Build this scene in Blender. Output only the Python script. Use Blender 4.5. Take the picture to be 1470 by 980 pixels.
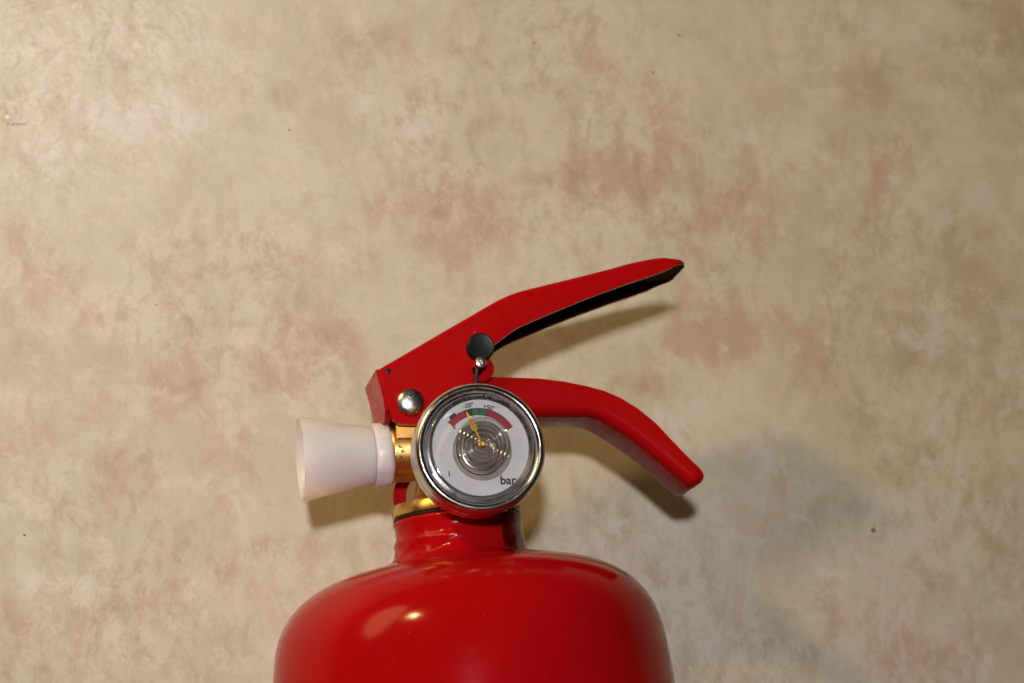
import bpy, bmesh, math, random
import numpy as np
from mathutils import Vector, Matrix
from math import sin, cos, pi, radians

random.seed(4)
for o in list(bpy.data.objects):
    bpy.data.objects.remove(o)
sc = bpy.context.scene
MM = 0.001

# ------------------------------------------------------------------ camera
CAM_POS = Vector((-86.72, -76.15, 567.39)) * MM
CAM_R = Vector((0.98135, -0.08525, 0.17230))
CAM_U = Vector((0.04603, 0.97443, 0.21995))
CAM_V = Vector((0.18664, 0.20791, -0.96018))
cd = bpy.data.cameras.new('camera')
cam = bpy.data.objects.new('camera', cd)
sc.collection.objects.link(cam)
m = Matrix((CAM_R, CAM_U, -CAM_V)).transposed().to_4x4()
m.translation = CAM_POS
cam.matrix_world = m
cd.sensor_width = 22.3
cd.lens = 55.0
cd.clip_start = 0.01
cd.clip_end = 50.0
cd.dof.use_dof = True
cd.dof.focus_distance = 0.520
cd.dof.aperture_fstop = 13.0
sc.camera = cam

# ------------------------------------------------------------------ world, lamps, exposure
w = bpy.data.worlds.new('World'); sc.world = w
w.use_nodes = True
bg = w.node_tree.nodes['Background']
bg.inputs['Color'].default_value = (0.9, 0.62, 0.40, 1)
bg.inputs['Strength'].default_value = 0.018

def area(name, pos, target, sx, sy, power, col, up='Y'):
    l = bpy.data.lights.new(name, 'AREA')
    l.shape = 'RECTANGLE'; l.size = sx; l.size_y = sy
    l.energy = power; l.color = col
    o = bpy.data.objects.new(name, l); sc.collection.objects.link(o)
    o.location = pos
    o.rotation_euler = (Vector(target) - Vector(pos)).to_track_quat('-Z', up).to_euler()
    return o

area('overhead_lamp', (-0.205, 0.012, 1.20), (-0.045, 0.040, 0.0), 0.050, 0.050, 0.625, (1.0, 0.935, 0.955)).data.spread = radians(52)
area('room_lamp', Vector((-0.60, 0.57, 0.62)) * 0.72 + Vector((0.03, 0.03, 0)), (0.0, 0.03, 0), 0.055, 0.055, 1.95, (1.0, 0.69, 0.29))
area('room_lampshade', Vector((-0.82, 0.60, 0.40)) * 0.74 + Vector((0.03, 0.03, 0)), (0.0, 0.03, 0), 0.44, 0.22, 1.40, (1.0, 0.66, 0.28)).data.shape = 'ELLIPSE'
area('window_lamp', (-0.12, 0.64, 1.40), (-0.13, 0.17, 0), 0.26, 0.22, 0.026, (0.88, 0.93, 1.0)).data.spread = radians(9)

vs = sc.view_settings
vs.view_transform = 'Standard'; vs.look = 'None'; vs.exposure = 0.02; vs.gamma = 1.0; vs.use_curve_mapping = False

# ------------------------------------------------------------------ materials
def new_mat(name):
    mt = bpy.data.materials.new(name); mt.use_nodes = True
    nt = mt.node_tree
    return mt, nt, nt.nodes['Principled BSDF']

def N(nt, kind, **kw):
    n = nt.nodes.new(kind)
    for k, v in kw.items():
        if k in n.inputs: n.inputs[k].default_value = v
        else: setattr(n, k, v)
    return n

def math_(nt, op, a, b=None, clamp=False):
    n = nt.nodes.new('ShaderNodeMath'); n.operation = op; n.use_clamp = clamp
    for i, x in enumerate((a, b)):
        if x is None: continue
        if isinstance(x, (int, float)): n.inputs[i].default_value = x
        else: nt.links.new(x, n.inputs[i])
    return n.outputs[0]

def mapr(nt, x, a, b, c=0.0, d=1.0, smooth=True):
    n = nt.nodes.new('ShaderNodeMapRange')
    if smooth: n.interpolation_type = 'SMOOTHSTEP'
    nt.links.new(x, n.inputs['Value'])
    for k, v in zip(('From Min', 'From Max', 'To Min', 'To Max'), (a, b, c, d)): n.inputs[k].default_value = v
    return n.outputs['Result']

def mixc(nt, f, a, b, blend='MIX'):
    n = nt.nodes.new('ShaderNodeMix'); n.data_type = 'RGBA'; n.blend_type = blend
    for i, x in ((0, f), (6, a), (7, b)):
        if isinstance(x, (int, float)): n.inputs[i].default_value = x
        elif isinstance(x, tuple): n.inputs[i].default_value = x + (1,) if len(x) == 3 else x
        else: nt.links.new(x, n.inputs[i])
    return n.outputs[2]

def objpos(nt, scale=(1, 1, 1), loc=(0, 0, 0)):
    g = nt.nodes.new('ShaderNodeNewGeometry')
    mp = nt.nodes.new('ShaderNodeMapping')
    mp.inputs['Scale'].default_value = scale; mp.inputs['Location'].default_value = loc
    nt.links.new(g.outputs['Position'], mp.inputs['Vector'])
    return mp.outputs['Vector']

def noise(nt, vec, scale, detail=4, rough=0.55, dist=0.0):
    n = N(nt, 'ShaderNodeTexNoise', Scale=scale, Detail=detail, Roughness=rough, Distortion=dist)
    nt.links.new(vec, n.inputs['Vector'])
    return n.outputs['Fac']

def bump(nt, bsdf, h, strength, dist):
    b = N(nt, 'ShaderNodeBump', Strength=strength, Distance=dist)
    nt.links.new(h, b.inputs['Height']); nt.links.new(b.outputs['Normal'], bsdf.inputs['Normal'])
    return b

def red_paint(name, col, rough, coat, bump_d, spec):
    mt, nt, p = new_mat(name)
    v = objpos(nt)
    n1 = noise(nt, v, 55, 3); n2 = noise(nt, v, 900, 2)
    p.inputs['Specular IOR Level'].default_value = spec
    c = mixc(nt, mapr(nt, n1, .3, .7), tuple(x * .90 for x in col), col)
    # dust specks and tiny scuffs
    sp = mapr(nt, noise(nt, v, 650, 1, .4), .765, .80)
    c = mixc(nt, math_(nt, 'MULTIPLY', sp, .13), c, (.45, .22, .18))
    nt.links.new(c, p.inputs['Base Color'])
    r = mapr(nt, noise(nt, v, 130, 4, .6), .3, .75, rough * .85, rough * 1.25)
    nt.links.new(r, p.inputs['Roughness'])
    p.inputs['Coat Weight'].default_value = coat; p.inputs['Coat Roughness'].default_value = .06
    bump(nt, p, math_(nt, 'ADD', n2, math_(nt, 'MULTIPLY', noise(nt, v, 160, 2), 1.2)), .25, bump_d)
    return mt

M = {}
M['body_red'] = red_paint('red_gloss_enamel', (.385, .003, .005), .13, .0, .00002, .14)
M['lever_red'] = red_paint('red_powder_coat', (.38, .003, .004), .27, .0, .00002, .05)

def metal(name, col, rough, scratch=0.0, pits=False):
    mt, nt, p = new_mat(name)
    v = objpos(nt)
    p.inputs['Metallic'].default_value = 1.0
    n1 = noise(nt, v, 220, 5, .65)
    c = mixc(nt, mapr(nt, n1, .3, .7), tuple(x * .78 for x in col), col)
    if pits:
        blotch = noise(nt, v, 120, 4, .7)
        c = mixc(nt, mapr(nt, blotch, .52, .72, 0, .65), c, (.36, .17, .045))
        near = N(nt, 'ShaderNodeVectorMath', operation='DISTANCE')
        g = nt.nodes.new('ShaderNodeNewGeometry'); nt.links.new(g.outputs['Position'], near.inputs[0])
        near.inputs[1].default_value = (-.0112, .0142, .0489)
        zone = mapr(nt, near.outputs['Value'], .0004, .0030, 1, 0)
        sp = mapr(nt, math_(nt, 'ADD', noise(nt, v, 1500, 3, .6), math_(nt, 'MULTIPLY', zone, .17)), .66, .72)
        c = mixc(nt, sp, c, (.05, .025, .01))
        nt.links.new(math_(nt, 'SUBTRACT', 1.0, math_(nt, 'MULTIPLY', sp, .8)), p.inputs['Metallic'])
    nt.links.new(c, p.inputs['Base Color'])
    r = mapr(nt, n1, .25, .75, rough * .8, rough * 1.3)
    nt.links.new(r, p.inputs['Roughness'])
    if scratch:
        vv = objpos(nt, (1, .08, 1))
        bump(nt, p, noise(nt, vv, 2500, 3), scratch, .00004)
    else:
        bump(nt, p, noise(nt, v, 700, 3), .15, .00004)
    return mt

M['brass'] = metal('worn_brass', (.66, .38, .11), .36, pits=True)
M['brass_bright'] = metal('bright_brass', (.74, .48, .16), .26)
M['gold'] = metal('gilt_pointer', (.95, .58, .14), .42)
M['steel'] = metal('polished_steel', (.68, .66, .63), .19)
M['satin'] = metal('satin_grey_ring', (.46, .46, .46), .28)
M['rivet'] = metal('zinc_plate', (.62, .60, .56), .27, scratch=.5)

def plain(name, col, rough, metallic=0.0, var=.12, sc_=300, bd=.00003):
    mt, nt, p = new_mat(name)
    v = objpos(nt)
    n = noise(nt, v, sc_, 4, .6)
    c = mixc(nt, mapr(nt, n, .3, .7), tuple(x * (1 - var) for x in col), tuple(min(1, x * (1 + var)) for x in col))
    nt.links.new(c, p.inputs['Base Color'])
    p.inputs['Roughness'].default_value = rough; p.inputs['Metallic'].default_value = metallic
    bump(nt, p, noise(nt, v, 1800, 2), .2, bd)
    return mt
M['black'] = plain('black_plastic', (.006, .007, .0075), .36)
M['black'].node_tree.nodes['Principled BSDF'].inputs['Specular IOR Level'].default_value = .25
M['recess_shade'] = plain('lever_recess_shade', (.022, .003, .003), .8)  # shade inside the lever channel, put into the colour as near-black red
M['recess_shade'].node_tree.nodes['Principled BSDF'].inputs['Specular IOR Level'].default_value = .1
M['rubber'] = plain('black_rubber', (.008, .008, .008), .6)
M['dial'] = plain('dial_white_enamel', (.66, .66, .66), .45, var=.04)
M['ink'] = plain('black_ink', (.012, .012, .014), .5)
M['ink_red'] = plain('red_ink', (.32, .006, .012), .5)
M['ink_green'] = plain('green_ink', (.012, .12, .035), .5)
M['back'] = plain('grey_backplate', (.26, .225, .19), .4, .5)

mt, nt, p = new_mat('milky_plastic')
v = objpos(nt)
c = mixc(nt, noise(nt, v, 90, 3), (.68, .66, .70), (.74, .72, .755))
nt.links.new(c, p.inputs['Base Color'])
p.inputs['Roughness'].default_value = .34
p.inputs['Subsurface Weight'].default_value = 1.0
p.inputs['Subsurface Radius'].default_value = (1.0, .75, .65)
p.inputs['Subsurface Scale'].default_value = .006
bump(nt, p, noise(nt, v, 500, 2), .15, .00005)
M['milky'] = mt

# clear window of the gauge: see-through with fresnel reflections
mt = bpy.data.materials.new('clear_polycarbonate'); mt.use_nodes = True
nt = mt.node_tree; nt.nodes.clear()
out = nt.nodes.new('ShaderNodeOutputMaterial')
tr = N(nt, 'ShaderNodeBsdfTransparent'); tr.inputs['Color'].default_value = (.93, .935, .94, 1)
gl = N(nt, 'ShaderNodeBsdfGlossy'); gl.inputs['Roughness'].default_value = .07
fr = N(nt, 'ShaderNodeFresnel'); fr.inputs['IOR'].default_value = 1.55
mx = nt.nodes.new('ShaderNodeMixShader')
f2 = math_(nt, 'MULTIPLY', fr.outputs[0], .8, clamp=True)
nt.links.new(f2, mx.inputs[0]); nt.links.new(tr.outputs[0], mx.inputs[1]); nt.links.new(gl.outputs[0], mx.inputs[2])
nt.links.new(mx.outputs[0], out.inputs['Surface'])
M['clear'] = mt
mt = mt.copy(); mt.name = 'moulded_polycarbonate'; nt = mt.node_tree
[n for n in nt.nodes if n.type == 'BSDF_GLOSSY'][0].inputs['Roughness'].default_value = .10
mx0 = [n for n in nt.nodes if n.type == 'MIX_SHADER'][0]
tr0 = [n for n in nt.nodes if n.type == 'BSDF_TRANSPARENT'][0]
rf = N(nt, 'ShaderNodeBsdfRefraction', IOR=1.2, Roughness=.0); rf.inputs['Color'].default_value = (.9, .9, .9, 1)
for n_ in nt.nodes:
    if n_.type == 'MATH' and n_.operation == 'MULTIPLY': n_.inputs[1].default_value = .9
    if n_.type == 'BSDF_TRANSPARENT': n_.inputs['Color'].default_value = (.84, .84, .84, 1)
m2 = nt.nodes.new('ShaderNodeMixShader'); m2.inputs[0].default_value = .15
lw = N(nt, 'ShaderNodeLayerWeight', Blend=.5)
nt.links.new(mixc(nt, mapr(nt, lw.outputs['Facing'], .02, .13, 0, 1), (.92, .90, .90), (.42, .41, .40)), tr0.inputs['Color'])
nt.links.new(tr0.outputs[0], m2.inputs[1]); nt.links.new(rf.outputs[0], m2.inputs[2]); nt.links.new(m2.outputs[0], mx0.inputs[1])
M['moulded'] = mt

# ------------------------------------------------------------------ mesh helpers (millimetres in, metres out)
ROOT_LOC = Vector((0, -230, 0))

def obj(name, bm, mat, parent=None, smooth=35, offset=True, bevel=0.0, bevel_seg=2):
    if bevel:
        es = [e for e in bm.edges if len(e.link_faces) == 2 and e.calc_face_angle(0) > radians(30)]
        bmesh.ops.bevel(bm, geom=es, offset=bevel, segments=bevel_seg, affect='EDGES', profile=.5, clamp_overlap=True)
    bmesh.ops.recalc_face_normals(bm, faces=bm.faces[:])
    off = ROOT_LOC if offset else Vector((0, 0, 0))
    for vtx in bm.verts: vtx.co = (vtx.co - off) * MM
    for f in bm.faces: f.smooth = smooth > 0
    if smooth > 0:
        for e in bm.edges:
            e.smooth = not (len(e.link_faces) == 2 and e.calc_face_angle(0) > radians(smooth))
    me = bpy.data.meshes.new(name); bm.to_mesh(me); bm.free()
    me.materials.append(mat)
    o = bpy.data.objects.new(name, me); sc.collection.objects.link(o)
    if parent: o.parent = parent
    return o

def add_lathe(bm, prof, axis, c, seg=96, close_start=True, close_end=True, flip=False, jitter=None):
    """prof: list of (radius, position along axis). c: centre of the other two coordinates as a 3-vector"""
    rings = []
    c = Vector(c)
    for (r, h) in prof:
        ring = []
        if r < 1e-6:
            ring = [None]
        for i in range(seg):
            if r < 1e-6: break
            a = 2 * pi * i / seg
            rr = r + (jitter(a, h) if jitter else 0)
            u, vv = rr * cos(a), rr * sin(a)
            if axis == 'Y': p = Vector((u, h, vv))
            elif axis == 'X': p = Vector((h, u, vv))
            else: p = Vector((u, vv, h))
            ring.append(bm.verts.new(c + p))
        if ring == [None]:
            p = {'Y': Vector((0, h, 0)), 'X': Vector((h, 0, 0)), 'Z': Vector((0, 0, h))}[axis]
            ring = [bm.verts.new(c + p)]
        rings.append(ring)
    for a, b in zip(rings, rings[1:]):
        na, nb = len(a), len(b)
        for i in range(seg):
            j = (i + 1) % seg
            if na == 1 and nb == 1: continue
            if na == 1: bm.faces.new((a[0], b[i], b[j]))
            elif nb == 1: bm.faces.new((a[i], a[j], b[0]))
            else: bm.faces.new((a[i], a[j], b[j], b[i]))
    if close_start and len(rings[0]) > 1: bm.faces.new(rings[0])
    if close_end and len(rings[-1]) > 1: bm.faces.new(rings[-1])

def arc(cx, cy, r, a0, a1, n):
    return [(cx + r * cos(radians(a0 + (a1 - a0) * i / n)), cy + r * sin(radians(a0 + (a1 - a0) * i / n))) for i in range(n + 1)]

def resample(pts, n):
    P = [Vector((x, y)) for x, y in pts]
    L = [0]
    for a, b in zip(P, P[1:]): L.append(L[-1] + (b - a).length)
    out = []
    for k in range(n):
        t = L[-1] * k / (n - 1)
        i = max(j for j in range(len(L)) if L[j] <= t + 1e-9)
        i = min(i, len(P) - 2)
        d = L[i + 1] - L[i]
        out.append(P[i].lerp(P[i + 1], (t - L[i]) / d if d else 0))
    return out

def smooth_poly(pts, it=2):
    for _ in range(it):
        q = [pts[0]]
        for a, b in zip(pts, pts[1:]):
            q.append((a[0] * .75 + b[0] * .25, a[1] * .75 + b[1] * .25))
            q.append((a[0] * .25 + b[0] * .75, a[1] * .25 + b[1] * .75))
        q.append(pts[-1]); pts = q
    return pts

def add_channel(bm, web, edge, W, t, r, zc, cap=True, inner_slot=0):
    """sheet-metal channel: web polyline (closed side) and edge polyline (open side), same count; W half width list"""
    cols = []
    n = 5
    for i, (a, b) in enumerate(zip(web, edge)):
        a, b = Vector(a), Vector(b)
        h = (a - b).length
        e = (a - b) / h
        w_ = W[i]
        rr = min(r, h * .75, w_ * .85)
        tt = min(t, h * .5, w_ * .4)
        ri = max(rr - tt, .12)
        sec = []
        q = min(.9, h * .2)
        sec.append((0.0, w_)); sec.append((q, w_))
        for k in range(n + 1):
            an = (pi / 2) * k / n
            sec.append((h - rr + rr * sin(an), w_ - rr + rr * cos(an)))
        for k in range(n + 1):
            an = (pi / 2) * k / n
            sec.append((h - rr + rr * cos(an), -(w_ - rr + rr * sin(an))))
        sec.append((q, -w_)); sec.append((0.0, -w_))
        wi = w_ - tt; hi = h - tt
        ri = min(ri, hi * .7, wi * .7)
        sec.append((0.0, -wi)); sec.append((q, -wi))
        for k in range(n + 1):
            an = (pi / 2) * k / n
            sec.append((hi - ri + ri * sin(an), -(wi - ri + ri * cos(an))))
        for k in range(n + 1):
            an = (pi / 2) * k / n
            sec.append((hi - ri + ri * cos(an), wi - ri + ri * sin(an)))
        sec.append((q, wi)); sec.append((0.0, wi))
        cols.append([bm.verts.new((b.x + e.x * s, b.y + e.y * s, zc + z)) for s, z in sec])
    m_ = len(cols[0])
    for a, b in zip(cols, cols[1:]):
        for k in range(m_):
            j = (k + 1) % m_
            f = bm.faces.new((a[k], a[j], b[j], b[k]))
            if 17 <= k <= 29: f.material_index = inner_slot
    if cap:
        half = m_ // 2
        for c in (cols[0], cols[-1]):
            for k in range(half - 1):
                bm.faces.new((c[k], c[k + 1], c[m_ - 2 - k], c[m_ - 1 - k]))

def add_prism(bm, poly, z0, z1):
    lo = [bm.verts.new((x, y, z0)) for x, y in poly]
    hi = [bm.verts.new((x, y, z1)) for x, y in poly]
    bm.faces.new(lo); bm.faces.new(hi)
    for i in range(len(poly)):
        j = (i + 1) % len(poly)
        bm.faces.new((lo[i], lo[j], hi[j], hi[i]))

def add_ring_plate(bm, outer, inner, z0, z1):
    n = len(outer)
    L = [[bm.verts.new((x, y, z)) for x, y in p] for p in (outer, inner) for z in (z0, z1)]
    o0, o1, i0, i1 = L
    for i in range(n):
        j = (i + 1) % n
        bm.faces.new((o0[i], o0[j], o1[j], o1[i])); bm.faces.new((i0[j], i0[i], i1[i], i1[j]))
        bm.faces.new((o1[i], o1[j], i1[j], i1[i])); bm.faces.new((o0[j], o0[i], i0[i], i0[j]))

def add_tube(bm, pts, r, seg=10):
    rings = []
    P = [Vector(p) for p in pts]
    for i, p in enumerate(P):
        d = (P[min(i + 1, len(P) - 1)] - P[max(i - 1, 0)]).normalized()
        a = d.orthogonal().normalized() if not rings else None
        if rings:
            a = (prev_a - d * prev_a.dot(d)).normalized()
        prev_a = a
        b = d.cross(a)
        rings.append([bm.verts.new(p + (a * cos(2 * pi * k / seg) + b * sin(2 * pi * k / seg)) * r) for k in range(seg)])
    for A, B in zip(rings, rings[1:]):
        for k in range(seg):
            j = (k + 1) % seg
            bm.faces.new((A[k], A[j], B[j], B[k]))
    bm.faces.new(rings[0]); bm.faces.new(rings[-1])

def circle(cx, cy, r, n=40):
    return [(cx + r * cos(2 * pi * i / n), cy + r * sin(2 * pi * i / n)) for i in range(n)]

# ------------------------------------------------------------------ floor (vinyl sheet with a cloudy stone print)
pink = [(10.5, 79.3, 15.2, 8.8, 0.9), (18.2, 71.4, 12.0, 7.2, 0.9), (80.0, 76.7, 17.6, 9.6, 1), (-29.7, 44.3, 9.6, 9.6, 1.1), (-17.9, 51.1, 9.6, 7.2, 0.9), (69.7, 44.5, 11.2, 6.4, 0.9), (64.7, 96.5, 8.0, 12.8, 0.8), (51.8, 114.5, 5.6, 8.0, 0.7), (-56.8, 42.4, 9.6, 7.2, 0.7), (-85.3, 32.6, 11.2, 8.0, 0.5), (-69.0, 18.9, 11.2, 9.6, 0.6), (-44.1, 17.5, 8.0, 11.2, 0.7), (116.0, 84.2, 11.2, 24.0, 0.6), (55.2, 36.0, 8.0, 6.4, 0.7), (82.0, 47.4, 16.0, 7.2, 0.8), (69.2, 56.5, 9.6, 9.6, 0.5), (42.3, 78.1, 9.6, 9.6, 0.4), (112.2, -32.7, 17.6, 9.6, 0.9), (-55.7, 61.9, 9.6, 9.6, 0.5), (0.2, 117.6, 12.8, 6.4, 0.4), (-79.5, 58.1, 12.8, 9.6, 0.4), (96.3, 36.5, 9.6, 12.8, 0.5), (-52.6, 32.4, 9.6, 9.6, 0.5), (51.8, 88.2, 12.8, 8.0, 0.8), (113.0, 1.8, 9.6, 9.6, 0.4), (-87.3, -9.7, 14.4, 11.2, 0.5), (-53.5, -8.8, 20.8, 9.6, 0.5), (96.6, -20.3, 9.6, 9.6, 0.3), (-86.6, 73.1, 9.6, 9.6, 0.4)]
brown = [(134.2, 44.9, 17.6, 20.8, 0.9), (118.1, 101.9, 20.8, 14.4, 0.6), (132.0, 69.5, 19.2, 11.2, 0.5), (154.5, 117.2, 14.4, 19.2, 0.8), (137.0, -14.6, 12.8, 25.6, 0.6), (22.4, 101.3, 5.6, 4.0, 0.9), (-81.0, -5.5, 24.0, 9.6, 0.5), (-55.0, -8.7, 12.8, 9.6, 0.5), (-79.5, 91.0, 12.8, 8.0, 0.6), (-71.7, 121.2, 9.6, 9.6, 0.4), (-63.8, 117.6, 6.4, 8.0, 0.5), (-32.0, 108.1, 9.6, 8.0, 0.4), (-23.7, 109.6, 3.2, 4.8, 0.6), (74.2, 121.9, 8.0, 4.0, 0.7), (107.9, 122.0, 11.2, 3.2, 0.6), (97.8, 4.4, 11.2, 9.6, 0.3), (114.8, 16.9, 8.0, 19.2, 0.5), (0.4, 121.1, 14.4, 6.4, 0.5), (-12.8, 123.1, 9.6, 8.0, 0.5), (104.9, 20.8, 9.6, 6.4, 0.5)]
pale = [(5.2, 96.6, 9.6, 12.8, 1), (13.6, 117.2, 12.8, 9.6, 0.8), (-57.1, 122.5, 19.2, 12.8, 0.8), (-56.6, 103.7, 17.6, 9.6, 1), (-61.7, 67.1, 9.6, 9.6, 0.9), (-10.5, 109.2, 9.6, 11.2, 0.8), (17.2, 79.1, 3.5, 4.8, 1.3), (-82.4, 96.1, 11.2, 9.6, 0.7), (-38.1, 115.1, 9.6, 9.6, 0.7), (-31.0, 72.5, 9.6, 8.0, 0.7), (-77.9, -4.1, 14.4, 3.2, 1.0), (-89.9, -1.8, 3.2, 6.4, 0.9), (-51.1, -19.9, 12.8, 8.0, 0.5), (128.0, 38.3, 3.5, 1.9, 1.3), (121.1, 39.5, 1.9, 1.6, 1.1), (88.9, 31.7, 9.6, 9.6, 0.4), (96.1, 111.5, 12.8, 11.2, 0.5), (-81.5, 116.3, 9.6, 12.8, 0.7), (47.9, 119.9, 12.8, 9.6, 0.4), (-51.4, 81.7, 9.6, 8.0, 0.5)]
specks = [(-90.28, 7.9, .30, (.02, .015, .01)), (-25.12, 100.02, .34, (.20, .10, .02)), (35.24, 120.02, .38, (.42, .16, .03)),
          (64.12, 111.65, .36, (.13, .09, .05)), (106.19, -2.91, .70, (.16, .11, .05)), (71.53, 121.07, .42, (.16, .11, .06)),
          (-58.38, 59.25, .24, (.06, .04, .02))]

def make_floor():
    def lines(a0, d0, d1, a1, n0, n, n1):
        return np.concatenate([np.linspace(a0, d0, n0, endpoint=False), np.linspace(d0, d1, n, endpoint=False), np.linspace(d1, a1, n1)])
    xs = lines(-900, -130, 200, 900, 20, 264, 20); ys = lines(-900, -80, 170, 900, 20, 200, 20)
    X, Y = np.meshgrid(xs, ys)
    nx, ny = len(xs), len(ys)
    co = np.stack([X.ravel(), Y.ravel(), np.full(X.size, -.12)], 1) * MM
    idx = np.arange(nx * ny).reshape(ny, nx)
    faces = np.stack([idx[:-1, :-1], idx[:-1, 1:], idx[1:, 1:], idx[1:, :-1]], -1).reshape(-1, 4)
    me = bpy.data.meshes.new('floor'); me.from_pydata(co.tolist(), [], faces.tolist())
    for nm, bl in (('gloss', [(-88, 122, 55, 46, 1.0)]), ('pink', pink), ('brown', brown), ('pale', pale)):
        f = np.zeros_like(X)
        for (x, y, rx, ry, a) in bl:
            f += a * np.exp(-(((X - x) / rx) ** 2 + ((Y - y) / ry) ** 2))
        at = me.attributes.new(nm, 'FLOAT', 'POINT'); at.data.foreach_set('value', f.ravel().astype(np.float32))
    o = bpy.data.objects.new('floor', me); sc.collection.objects.link(o)
    o['kind'] = 'structure'; o['label'] = 'cream vinyl floor with cloudy pink and olive stone print'
    mt, nt, p = new_mat('printed_vinyl')
    def attr(n):
        a = nt.nodes.new('ShaderNodeAttribute'); a.attribute_name = n; return a.outputs['Fac']
    v = objpos(nt); vs_ = objpos(nt, (1.0, .62, 1.0), (3.1, 1.7, 0))
    nA = noise(nt, v, 60, 10, .70, .4)      # cloud edges
    nB = noise(nt, vs_, 95, 10, .72, .5)
    nC = noise(nt, vs_, 250, 8, .70, .3)   # fine mottling
    nD = noise(nt, objpos(nt, (1, 1, 1), (.7, .2, .1)), 34, 9, .68, .6)
    nE = noise(nt, v, 1000, 4, .7)
    nF = noise(nt, vs_, 135, 9, .72, .4)
    def mask(a, n, amp, lo, hi):
        return mapr(nt, math_(nt, 'ADD', a, math_(nt, 'MULTIPLY', math_(nt, 'SUBTRACT', n, .5), amp)), lo, hi)
    c = mixc(nt, mapr(nt, nD, .40, .60), (.535, .505, .375), (.600, .568, .455))
    c = mixc(nt, math_(nt, 'MULTIPLY', mask(attr('pale'), nB, 4.2, .40, 1.10), .80), c, (.655, .61, .555))
    c = mixc(nt, math_(nt, 'MULTIPLY', mask(attr('brown'), nA, 4.0, .30, 1.15), .60), c, (.36, .265, .155))
    c = mixc(nt, math_(nt, 'MULTIPLY', mask(attr('pink'), nB, 4.2, .25, 1.05), .82), c, (.485, .335, .255))
    nG = noise(nt, objpos(nt, (1, .7, 1), (.31, .77, .2)), 62, 10, .74, .6)
    c = mixc(nt, mapr(nt, nG, .50, .59, 0, .42), c, (.51, .405, .305))
    nH = noise(nt, objpos(nt, (1, .8, 1), (.91, .17, .4)), 85, 10, .74, .5)
    c = mixc(nt, mapr(nt, nH, .52, .63, 0, .65), c, (.64, .585, .52))
    zoneA = mapr(nt, noise(nt, objpos(nt, (1, 1, 1), (.13, .57, .9)), 24, 5, .62, .4), .40, .62, .12, 1.0)
    c = mixc(nt, math_(nt, 'MULTIPLY', mapr(nt, nC, .48, .62, 0, .52), zoneA), c, (.40, .31, .20))
    c = mixc(nt, math_(nt, 'MULTIPLY', mapr(nt, nF, .51, .63, 0, .50), zoneA), c, (.38, .29, .175))
    c = mixc(nt, mapr(nt, nF, .32, .44, .35, 0), c, (.68, .62, .52))
    c = mixc(nt, mapr(nt, nE, .35, .65, 0, .16), c, (.40, .32, .22))
    g = nt.nodes.new('ShaderNodeNewGeometry')
    warp = nt.nodes.new('ShaderNodeVectorMath'); warp.operation = 'ADD'
    for (x, y, r, col) in specks:
        d = N(nt, 'ShaderNodeVectorMath', operation='DISTANCE'); nt.links.new(g.outputs['Position'], d.inputs[0])
        d.inputs[1].default_value = (x * MM, y * MM, -.00012)
        c = mixc(nt, mapr(nt, d.outputs['Value'], r * .55 * MM, r * 1.15 * MM, .9, 0), c, col)
    # short grey scuff
    sx = nt.nodes.new('ShaderNodeSeparateXYZ'); nt.links.new(g.outputs['Position'], sx.inputs[0])
    dy = math_(nt, 'ABSOLUTE', math_(nt, 'SUBTRACT', sx.outputs['Y'], .1034)); dx = math_(nt, 'ABSOLUTE', math_(nt, 'SUBTRACT', sx.outputs['X'], -.0880))
    sm = math_(nt, 'MULTIPLY', mapr(nt, dy, .00012, .00045, 1, 0), mapr(nt, dx, .0018, .0026, 1, 0))
    sm = math_(nt, 'MULTIPLY', sm, mapr(nt, noise(nt, v, 1500, 2), .35, .6))
    c = mixc(nt, math_(nt, 'MULTIPLY', sm, .8), c, (.13, .12, .12))
    nt.links.new(c, p.inputs['Base Color'])
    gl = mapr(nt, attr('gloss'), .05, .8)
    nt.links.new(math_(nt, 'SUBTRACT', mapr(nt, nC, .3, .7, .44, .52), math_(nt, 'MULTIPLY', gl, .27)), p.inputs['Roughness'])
    p.inputs['Specular IOR Level'].default_value = .36
    hb = math_(nt, 'ADD', noise(nt, v, 380, 3, .55, .2), math_(nt, 'MULTIPLY', noise(nt, v, 120, 3, .55, .3), 2.4))
    bn = bump(nt, p, hb, .45, .00030)
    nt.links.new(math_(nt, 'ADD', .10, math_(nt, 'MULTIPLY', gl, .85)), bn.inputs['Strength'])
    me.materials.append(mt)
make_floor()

# ------------------------------------------------------------------ the extinguisher
root = bpy.data.objects.new('fire_extinguisher', None); sc.collection.objects.link(root)
root.location = ROOT_LOC * MM
root.empty_display_size = .02
root['label'] = 'red fire extinguisher with a round pressure gauge and white nozzle lying on the vinyl floor'
root['category'] = 'fire extinguisher'
ZA = 42.5
AX = (0, 0, ZA)

# cylinder
bm = bmesh.new()
sh = [(0, -8.6), (12.0, -8.8), (14.8, -9.3), (18, -9.8), (21.2, -10.5), (25, -11.4), (28.5, -12.5), (31, -13.6), (33.2, -14.9), (35.2, -16.4), (37, -18.3),
      (38.6, -20.5), (39.7, -22.7), (40.5, -25.2), (41.1, -28.0), (41.5, -31.2), (41.8, -35), (42.0, -39), (42.25, -44), (42.4, -50), (42.5, -56)]
prof = sh + [(42.6, h) for h in (-64, -80, -120, -160, -200, -216)] + [(41.8, -222), (40, -226), (36, -229), (34, -230), (30, -227), (0, -222)]
add_lathe(bm, prof, 'Y', AX, 160)
# the shell sits very slightly askew on its neck
bmesh.ops.rotate(bm, verts=bm.verts[:], cent=(0, -9, ZA), matrix=Matrix.Rotation(radians(1.35), 3, 'Z'))
body = obj('cylinder', bm, M['body_red'], root, 40)
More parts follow.
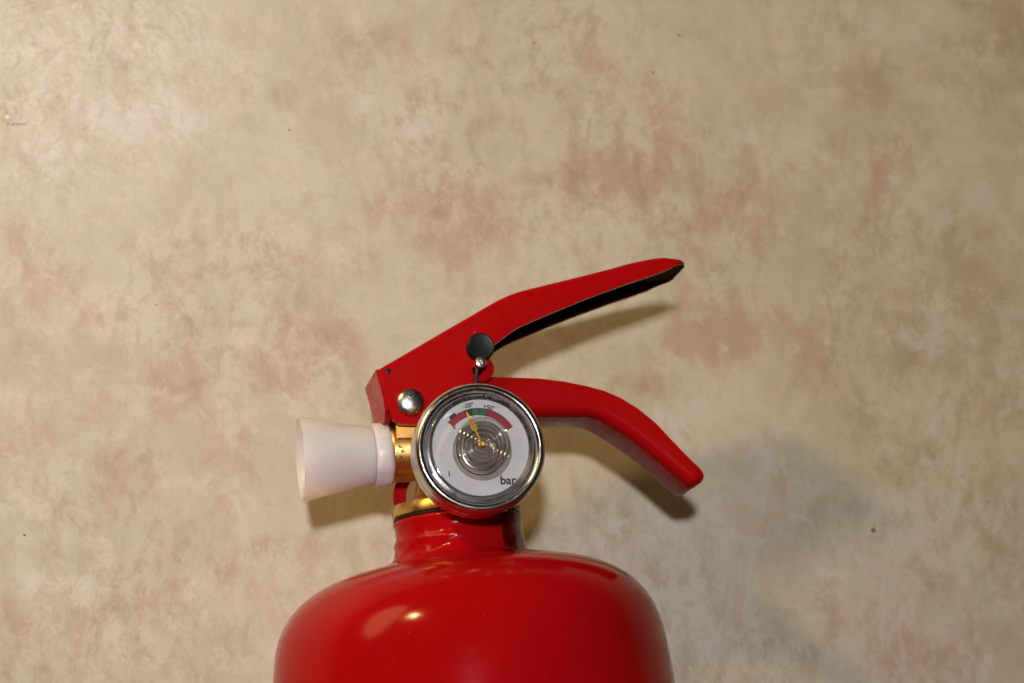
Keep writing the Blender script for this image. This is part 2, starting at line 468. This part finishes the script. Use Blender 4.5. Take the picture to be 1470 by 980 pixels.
# neck with its weld bead
bm = bmesh.new()
def jit(a, h):
    k = max(0.0, min(1.0, (-3.2 - h) / 3.0))
    return k * .8 * (.17 * sin(7 * a + 1.3) + .15 * sin(13 * a + h * 2) + .12 * sin(23 * a + h * 3) + .07 * sin(41 * a - h * 2))
add_lathe(bm, [(11, -.35), (13.1, -.35), (13.55, -.65), (13.6, -1.2), (13.3, -1.9), (13.2, -2.6), (13.15, -3.6), (13.2, -4.2), (13.4, -4.7), (13.65, -5.1), (13.7, -5.6), (13.55, -6.4), (13.6, -7.2), (13.8, -8.0),
               (14.15, -8.6), (14.6, -9.0), (15.1, -9.3), (15.6, -9.9), (15.0, -10.6)], 'Y', AX, 180, jitter=jit)
obj('neck', bm, M['body_red'], body, 60)
bm = bmesh.new()
add_lathe(bm, [(11, -.3), (13.3, -.3), (13.42, -.1), (13.3, .12), (11, .12)], 'Y', AX, 96)
obj('gasket', bm, M['rubber'], root, 50)

bm = bmesh.new()
rows = []
for (r, h) in [(13.95, 2.2), (14.0, 0.5), (13.95, -1.5), (13.95, -4.0), (14.0, -6.2), (14.35, -7.6), (15.0, -8.9)]:
    rows.append([bm.verts.new((rr * cos(a), h, ZA + rr * sin(a))) for rr in (r,) for a in [radians(-62 + 120 * i / 40) for i in range(41)]])
for A, B in zip(rows, rows[1:]):
    for i in range(40): bm.faces.new((A[i], A[i + 1], B[i + 1], B[i]))
bmesh.ops.solidify(bm, geom=bm.faces[:], thickness=.12)
obj('clear_film', bm, M['clear'], root, 50)

# brass valve: collar, tapering stem, cross bore and lever block
bm = bmesh.new()
add_lathe(bm, [(0, .6), (10.6, .6), (10.6, 3.0), (10.2, 3.4), (9.3, 4.1), (8.5, 5.3), (8.0, 7), (7.7, 9), (7.6, 20), (0, 20)], 'Y', AX, 96)
valve = obj('valve_body', bm, M['brass'], root, 40)
bm = bmesh.new()
add_lathe(bm, [(10, .15), (13.2, .15), (13.6, .45), (13.6, 2.5), (13.3, 2.9), (11.6, 3.05), (10, 3.05)], 'Y', AX, 96)
obj('collar', bm, M['brass_bright'], valve, 40)
bm = bmesh.new()
add_lathe(bm, [(0, -13.6), (5.9, -13.6), (6.35, -13.1), (6.45, -12.6), (6.45, 9.5), (5.8, 10.2), (0, 10.2)], 'X', (0, 14.6, ZA), 72)
obj('outlet_boss', bm, M['brass'], valve, 40)
bm = bmesh.new()
add_prism(bm, [(-12.3, 16.5), (3.5, 16.5), (3.5, 27.5), (-12.3, 27.5)], ZA - 6.6, ZA + 6.6)
obj('pivot_block', bm, M['brass'], valve, 40, bevel=.7, bevel_seg=3)
bm = bmesh.new()
add_lathe(bm, [(5.2, 46), (5.2, 58), (4.2, 58.5), (4.2, 63)], 'Z', (1.25, 9.57, 0), 48)
obj('gauge_stem', bm, M['brass'], valve, 40)

# nozzle
bm = bmesh.new()
ny, nz = 14.2, ZA
outer = [(6.0, -16.2), (6.15, -17.0), (7.0, -22), (8.0, -27.4), (8.95, -32.0), (8.9, -32.25), (8.45, -32.3), (8.2, -32.1)]
inner = [(7.3, -27.4), (6.3, -22), (5.4, -18.5), (4.9, -17.6), (2.0, -17.4), (1.9, -14), (0, -14)]
add_lathe(bm, outer + inner, 'X', (0, ny, nz), 96)
noz = obj('nozzle', bm, M['milky'], root, 50)
bm = bmesh.new()
add_lathe(bm, [(5.0, -17.0), (6.35, -16.75), (6.66, -16.55), (6.78, -16.3), (6.82, -15.2), (6.82, -14.1), (6.74, -13.75), (6.35, -13.15), (6.2, -12.95), (5.0, -12.85)], 'X', (0, ny, nz), 56, jitter=lambda a, h: .09 * cos(6 * a) + .05 * cos(11 * a + 1))
obj('nozzle_collar', bm, M['milky'], noz, 60)

# squeeze lever: folded steel channel, open below
web = [(-15.5, 30.64), (-15.16, 31.05), (-12.5, 32.5), (-5.87, 35.92), (-1.5, 38.2), (3.5, 40.75), (4.8, 41.4), (6.2, 42.15), (8.4, 43.3), (11.5, 44.85), (15.3, 46.25), (21.5, 47.6), (32.78, 49.85), (41.12, 51.7), (45.6, 52.45), (48.89, 52.65)]
edge = [(-13.7, 21.4), (-13.3, 19.8), (-12.2, 18.9), (-9.65, 18.6), (-2.5, 18.4), (3.0, 18.4), (4.3, 22), (4.4, 29.5), (5.4, 32.2), (9.94, 35.05), (14.7, 38.2), (21.1, 40.68), (29.5, 43.7), (39.5, 46.85), (44.6, 48.3), (49.13, 49.72)]
W = [10.0] * len(web)
# rounded tongue at the tip
web += [(50.8, 52.3), (52.3, 51.95), (53.4, 51.6), (54.0, 51.4)]
edge += [(50.7, 50.45), (52.2, 50.85), (53.3, 50.95), (53.95, 51.0)]
W += [9.9, 9.3, 7.6, 5.0]
def densify(web, edge, W, k=3):
    a, b, c = [], [], []
    n = len(web)
    def cr(P, i, t):
        p0, p1, p2, p3 = (P[max(0, min(n - 1, j))] for j in (i - 1, i, i + 1, i + 2))
        f = lambda q0, q1, q2, q3: .5 * (2 * q1 + (q2 - q0) * t + (2 * q0 - 5 * q1 + 4 * q2 - q3) * t * t + (3 * q1 - q0 - 3 * q2 + q3) * t ** 3)
        return tuple(f(*z) for z in zip(p0, p1, p2, p3)) if isinstance(p0, tuple) else f(p0, p1, p2, p3)
    for i in range(n - 1):
        for j in range(k):
            t = j / k
            a.append(cr(web, i, t)); c.append(cr(W, i, t))
            lin = i < 9
            b.append(tuple(edge[i][q] * (1 - t) + edge[i + 1][q] * t for q in (0, 1)) if lin else cr(edge, i, t))
    a.append(web[-1]); b.append(edge[-1]); c.append(W[-1])
    return a, b, c
bm = bmesh.new()
a_, b_, c_ = densify(web, edge, W)
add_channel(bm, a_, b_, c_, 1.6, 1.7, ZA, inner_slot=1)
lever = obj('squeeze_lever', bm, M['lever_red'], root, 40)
lever.data.materials.append(M['recess_shade'])  # inner faces coloured dark to stand for the shaded recess
# folded end plate of the lever (faces the nozzle side)
bm = bmesh.new()
prof = [(-16.15, 30.7), (-15.75, 28.6), (-15.35, 26.6), (-15.0, 24.2), (-14.75, 21.9), (-14.7, 20.0)]
rows = []
for i, (x, y) in enumerate(prof):
    zf = ZA + (9.6 if i < 4 else (9.1 if i == 4 else 6.4))
    zb = 2 * ZA - zf
    d = 1.5
    rows.append([bm.verts.new(q) for q in ((x, y, zb), (x, y, zf), (x + d, y + .2, zf), (x + d, y + .2, zb))])
for A, B in zip(rows, rows[1:]):
    for k in range(4): bm.faces.new((A[k], A[(k + 1) % 4], B[(k + 1) % 4], B[k]))
bm.faces.new(rows[0]); bm.faces.new(rows[-1])
obj('end_plate', bm, M['lever_red'], lever, 40, bevel=.35, bevel_seg=3)
bm = bmesh.new()
add_lathe(bm, [(0, 52.56), (.5, 52.56), (.58, 52.50), (.58, 52.3), (0, 52.3)], 'Z', (-13.63, 30.2, 0), 24)
obj('punch_hole', bm, M['black'], lever, 40)

# carrying handle: channel closed below
webp = [(-8, 19.6), (0, 19.6), (9, 19.55), (17.61, 19.5), (23.6, 19.15), (27.0, 19.0), (29.6, 18.75), (32.2, 17.7), (36.29, 14.85), (39.68, 12.08), (43.19, 8.94), (45.6, 6.6), (47.4, 4.8), (48.6, 3.6)]
edgp = [(-8, 28.6), (0, 28.6), (8.89, 28.3), (18.77, 27.47), (24.3, 26.53), (28.7, 25.4), (32.68, 24.13), (36.25, 22.34), (39.74, 19.88), (43.2, 16.7), (46.48, 12.69), (49.88, 8.57), (51.5, 6.8), (52.3, 5.8)]
W2 = [8.0] * len(webp)
webp += [(49.3, 2.95), (49.9, 2.55), (50.5, 2.4), (51.0, 2.5), (51.4, 2.8)]
edgp += [(52.7, 5.1), (52.85, 4.4), (52.7, 3.8), (52.4, 3.35), (52.0, 3.1)]
W2 += [7.9, 7.6, 7.0, 6.2, 5.0]
bm = bmesh.new()
a_, b_, c_ = densify(webp, edgp, W2)
add_channel(bm, a_, b_, c_, 1.7, 2.4, ZA)
handle = obj('carry_handle', bm, M['lever_red'], root, 45)
# lug with the pin hole
bm = bmesh.new()
add_ring_plate(bm, circle(6.2, 29.7, 2.75), circle(5.3, 29.35, 1.15), 44.0, 53.0)
obj('pin_lug', bm, M['lever_red'], handle, 40, bevel=.35, bevel_seg=3)

# rivet
bm = bmesh.new()
add_lathe(bm, [(0, 52.3), (3.0, 52.3), (3.05, 52.6), (2.85, 53.0)] + [(2.85 * cos(radians(t)), 53.0 + 1.0 * sin(radians(t))) for t in range(12, 90, 12)] + [(0, 54.0)], 'Z', (-9.4, 23.38, 0), 64)
obj('rivet', bm, M['rivet'], root, 30)

# safety pin: black head, steel end, tether
bm = bmesh.new()
add_lathe(bm, [(0, 52.65), (2.7, 52.65), (3.0, 52.9), (3.02, 54.2), (2.9, 54.7), (2.6, 54.95), (2.3, 54.9), (0, 54.75)], 'Z', (6.23, 34.1, 0), 64)
pin = obj('safety_pin', bm, M['black'], root, 35)
bm = bmesh.new()
add_lathe(bm, [(0, 50), (1.0, 50), (1.0, 55.8), (1.25, 55.9), (1.3, 56.3), (1.05, 56.8), (.55, 56.95), (.35, 56.6), (0, 56.6)], 'Z', (5.52, 30.35, 0), 28)
obj('pin_end', bm, M['rivet'], pin, 40)
bm = bmesh.new()
tp = [(6.0, 33.0, 53.6), (5.7, 31.6, 54.3), (5.3, 30.1, 54.6), (4.9, 28.8, 54.3), (4.7, 27.6, 54.2), (4.6, 26.5, 54.2), (4.55, 25.0, 54.4), (4.6, 23.0, 55), (5.2, 20.5, 56)]
add_tube(bm, tp, .48)
obj('tether', bm, M['rubber'], pin, 60)

# red hanging loop behind the stem
bm = bmesh.new()
add_ring_plate(bm, circle(-4.0, 5.9, 7.9, 64), circle(-3.8, 5.9, 5.4, 64), 32.6, 34.4)
obj('hanging_loop', bm, M['lever_red'], root, 40, bevel=.4, bevel_seg=2)

# pressure gauge
GX, GY = 1.25, 9.57
DC = (1.70, 9.98, 0)
GC = (GX, GY, 0)
bm = bmesh.new()
add_lathe(bm, [(0, 61.5), (9.5, 61.5), (11.8, 62.0), (12.9, 63.0), (13.3, 64.2), (13.3, 66), (13.0, 66.6), (13.1, 67.3), (13.4, 68.0), (13.55, 69.0), (13.55, 70.4), (13.4, 71.2), (13.1, 71.8), (12.7, 72.15), (12.3, 72.25), (11.9, 72.1), (11.6, 71.8),
               (11.45, 71.3), (11.4, 68.9), (0, 68.9)], 'Z', GC, 128)
gauge = obj('pressure_gauge', bm, M['steel'], root, 50)
HX, HY, HR = 1.98, 9.25, 6.1     # opening of the dial over the movement
ZD = 69.5
def flat_ring(bm, co, ro, ci, ri, z, n=96):
    a = [bm.verts.new((co[0] + ro * cos(2 * pi * i / n), co[1] + ro * sin(2 * pi * i / n), z)) for i in range(n)]
    b = [bm.verts.new((ci[0] + ri * cos(2 * pi * i / n), ci[1] + ri * sin(2 * pi * i / n), z)) for i in range(n)]
    b2 = [bm.verts.new((ci[0] + ri * cos(2 * pi * i / n), ci[1] + ri * sin(2 * pi * i / n), z - .35)) for i in range(n)]
    for i in range(n):
        j = (i + 1) % n
        bm.faces.new((a[i], a[j], b[j], b[i])); bm.faces.new((b[i], b[j], b2[j], b2[i]))
bm = bmesh.new()
flat_ring(bm, DC[:2], 10.2, (HX, HY), HR, ZD)
obj('dial', bm, M['dial'], gauge, 30)
bm = bmesh.new()
add_lathe(bm, [(9.85, 69.3), (9.9, 69.62), (10.1, 69.8), (10.45, 70.0), (10.75, 70.3), (10.85, 70.6), (10.85, 69.0), (9.85, 69.0)], 'Z', DC, 128, close_start=False, close_end=False)
obj('retaining_ring', bm, M['satin'], gauge, 40)
bm = bmesh.new()
add_lathe(bm, [(0, 68.95), (6.6, 68.95), (6.6, 69.0), (0, 69.0)], 'Z', (HX, HY, 0), 64)
obj('backplate', bm, M['back'], gauge, 30)
bm = bmesh.new()
sp = []
for i in range(150):
    a = i / 149 * 2 * pi * 3.1 + 2.2
    rr = 5.3 - 3.4 * i / 149
    sp.append((HX + rr * cos(a), HY + rr * sin(a), 69.1))
add_tube(bm, sp, .15, 6)
obj('coil_spring', bm, M['steel'], gauge, 60)
PX, PY = 1.9, 10.6
bm = bmesh.new()
d = Vector((-.72 - PX, 17.35 - PY)); L = d.length; d.normalize(); nrm = Vector((-d.y, d.x))
def pp(s, t): return (PX + d.x * s + nrm.x * t, PY + d.y * s + nrm.y * t)
add_prism(bm, [pp(0, -.16), pp(0, .16), pp(3.0, .18), pp(3.3, .6), pp(3.8, .64), pp(4.3, .6), pp(L, .08), pp(L, -.08), pp(4.3, -.6), pp(3.8, -.64), pp(3.3, -.6), pp(3.0, -.18)], 70.0, 70.18)
add_lathe(bm, [(0, 69.2), (.75, 69.2), (.75, 70.3), (.5, 70.5), (0, 70.5)], 'Z', (PX, PY, 0), 24)
obj('pointer', bm, M['gold'], gauge, 30)
# printed zones
ZX, ZY = 1.45, 9.95
def zone(name, a0, a1, r0, r1, mat, z):
    bm = bmesh.new()
    n = max(4, int(abs(a1 - a0) / 2))
    A = arc(ZX, ZY, r1, a0, a1, n); B = arc(ZX, ZY, r0, a0, a1, n)
    lo = [bm.verts.new((x, y, z)) for x, y in A]; hi = [bm.verts.new((x, y, z)) for x, y in B]
    for i in range(n): bm.faces.new((lo[i], lo[i + 1], hi[i + 1], hi[i]))
    return obj(name, bm, mat, gauge, 0)
zone('scale_outline', 137.5, 28.5, 6.72, 8.22, M['ink'], ZD + .02)
zone('scale_outline', 131.5, 121, 8.2, 8.75, M['ink'], ZD + .02)
zone('red_zone', 136.5, 108, 6.84, 8.08, M['ink_red'], ZD + .04)
zone('green_zone', 97.5, 73.5, 6.84, 8.08, M['ink_green'], ZD + .04)
zone('red_zone', 72.3, 29.5, 6.84, 8.08, M['ink_red'], ZD + .04)
zone('scale_tick', 86.3, 85.3, 6.7, 8.2, M['ink'], ZD + .055)
zone('scale_tick', 73.6, 72.4, 6.0, 8.3, M['ink'], ZD + .055)
zone('scale_tick', 97.8, 96.6, 6.2, 8.3, M['ink'], ZD + .055)

def text(name, s, x, y, size, rot, z=ZD + .03):
    cu = bpy.data.curves.new(name, 'FONT'); cu.body = s; cu.size = size * MM; cu.align_x = 'CENTER'; cu.align_y = 'CENTER'
    cu.resolution_u = 4; cu.offset = size * .028 * MM
    t = bpy.data.objects.new(name, cu); sc.collection.objects.link(t)
    dg = bpy.context.evaluated_depsgraph_get()
    me = bpy.data.meshes.new_from_object(t.evaluated_get(dg))
    bpy.data.objects.remove(t)
    o = bpy.data.objects.new(name, me); sc.collection.objects.link(o)
    me.materials.clear(); me.materials.append(M['ink'])
    o.parent = gauge
    o.matrix_local = Matrix.Translation((Vector((x, y, z)) - ROOT_LOC) * MM) @ Matrix.Rotation(radians(rot), 4, 'Z')
text('lettering', '-20°', -.1, 18.75, 1.25, 6)
text('lettering', '+50°', 4.1, 18.1, 1.25, -14)
text('lettering', '0', -3.4, 14.35, 1.0, 40)
text('lettering', 'bar', 6.75, 2.9, 2.5, -2.5)
text('lettering', 'l', -5.2, 4.9, 1.6, 0)

# lens with moulded concentric rings
bm = bmesh.new()
LX, LY = 1.9, 10.4
n = 128
rads = [0.0]
zz = [72.25]
r = .12
while r < 5.7:
    rads.append(r); zz.append(72.25 + .085 * cos(2 * pi * r / .84) * (1 if r > .2 else .4) - .012 * r)
    r += .066
NB = len(rads)
rads += [6.2, 7.0, 8.0, 9.0, 9.9, 10.6, 11.0]
zz += [72.2, 72.15, 72.05, 71.95, 71.85, 71.7, 71.4]
rads += [11.15, 11.4]; zz += [70.95, 70.85]
def disc(bm, i0, i1):
    prev = None
    for rr, z in zip(rads[i0:i1], zz[i0:i1]):
        t = min(1, max(0, (rr - 5.7) / 4.0))
        cx, cy = LX + (GX - LX) * t, LY + (GY - LY) * t
        ring = [bm.verts.new((cx + max(rr, .001) * cos(2 * pi * i / n), cy + max(rr, .001) * sin(2 * pi * i / n), z)) for i in range(n)]
        if prev:
            for i in range(n):
                j = (i + 1) % n
                bm.faces.new((prev[i], ring[i], ring[j], prev[j]))
        prev = ring
disc(bm, NB - 1, len(rads))
obj('lens', bm, M['clear'], gauge, 80)
bm = bmesh.new()
disc(bm, 0, NB)
obj('lens_boss', bm, M['moulded'], gauge, 80)
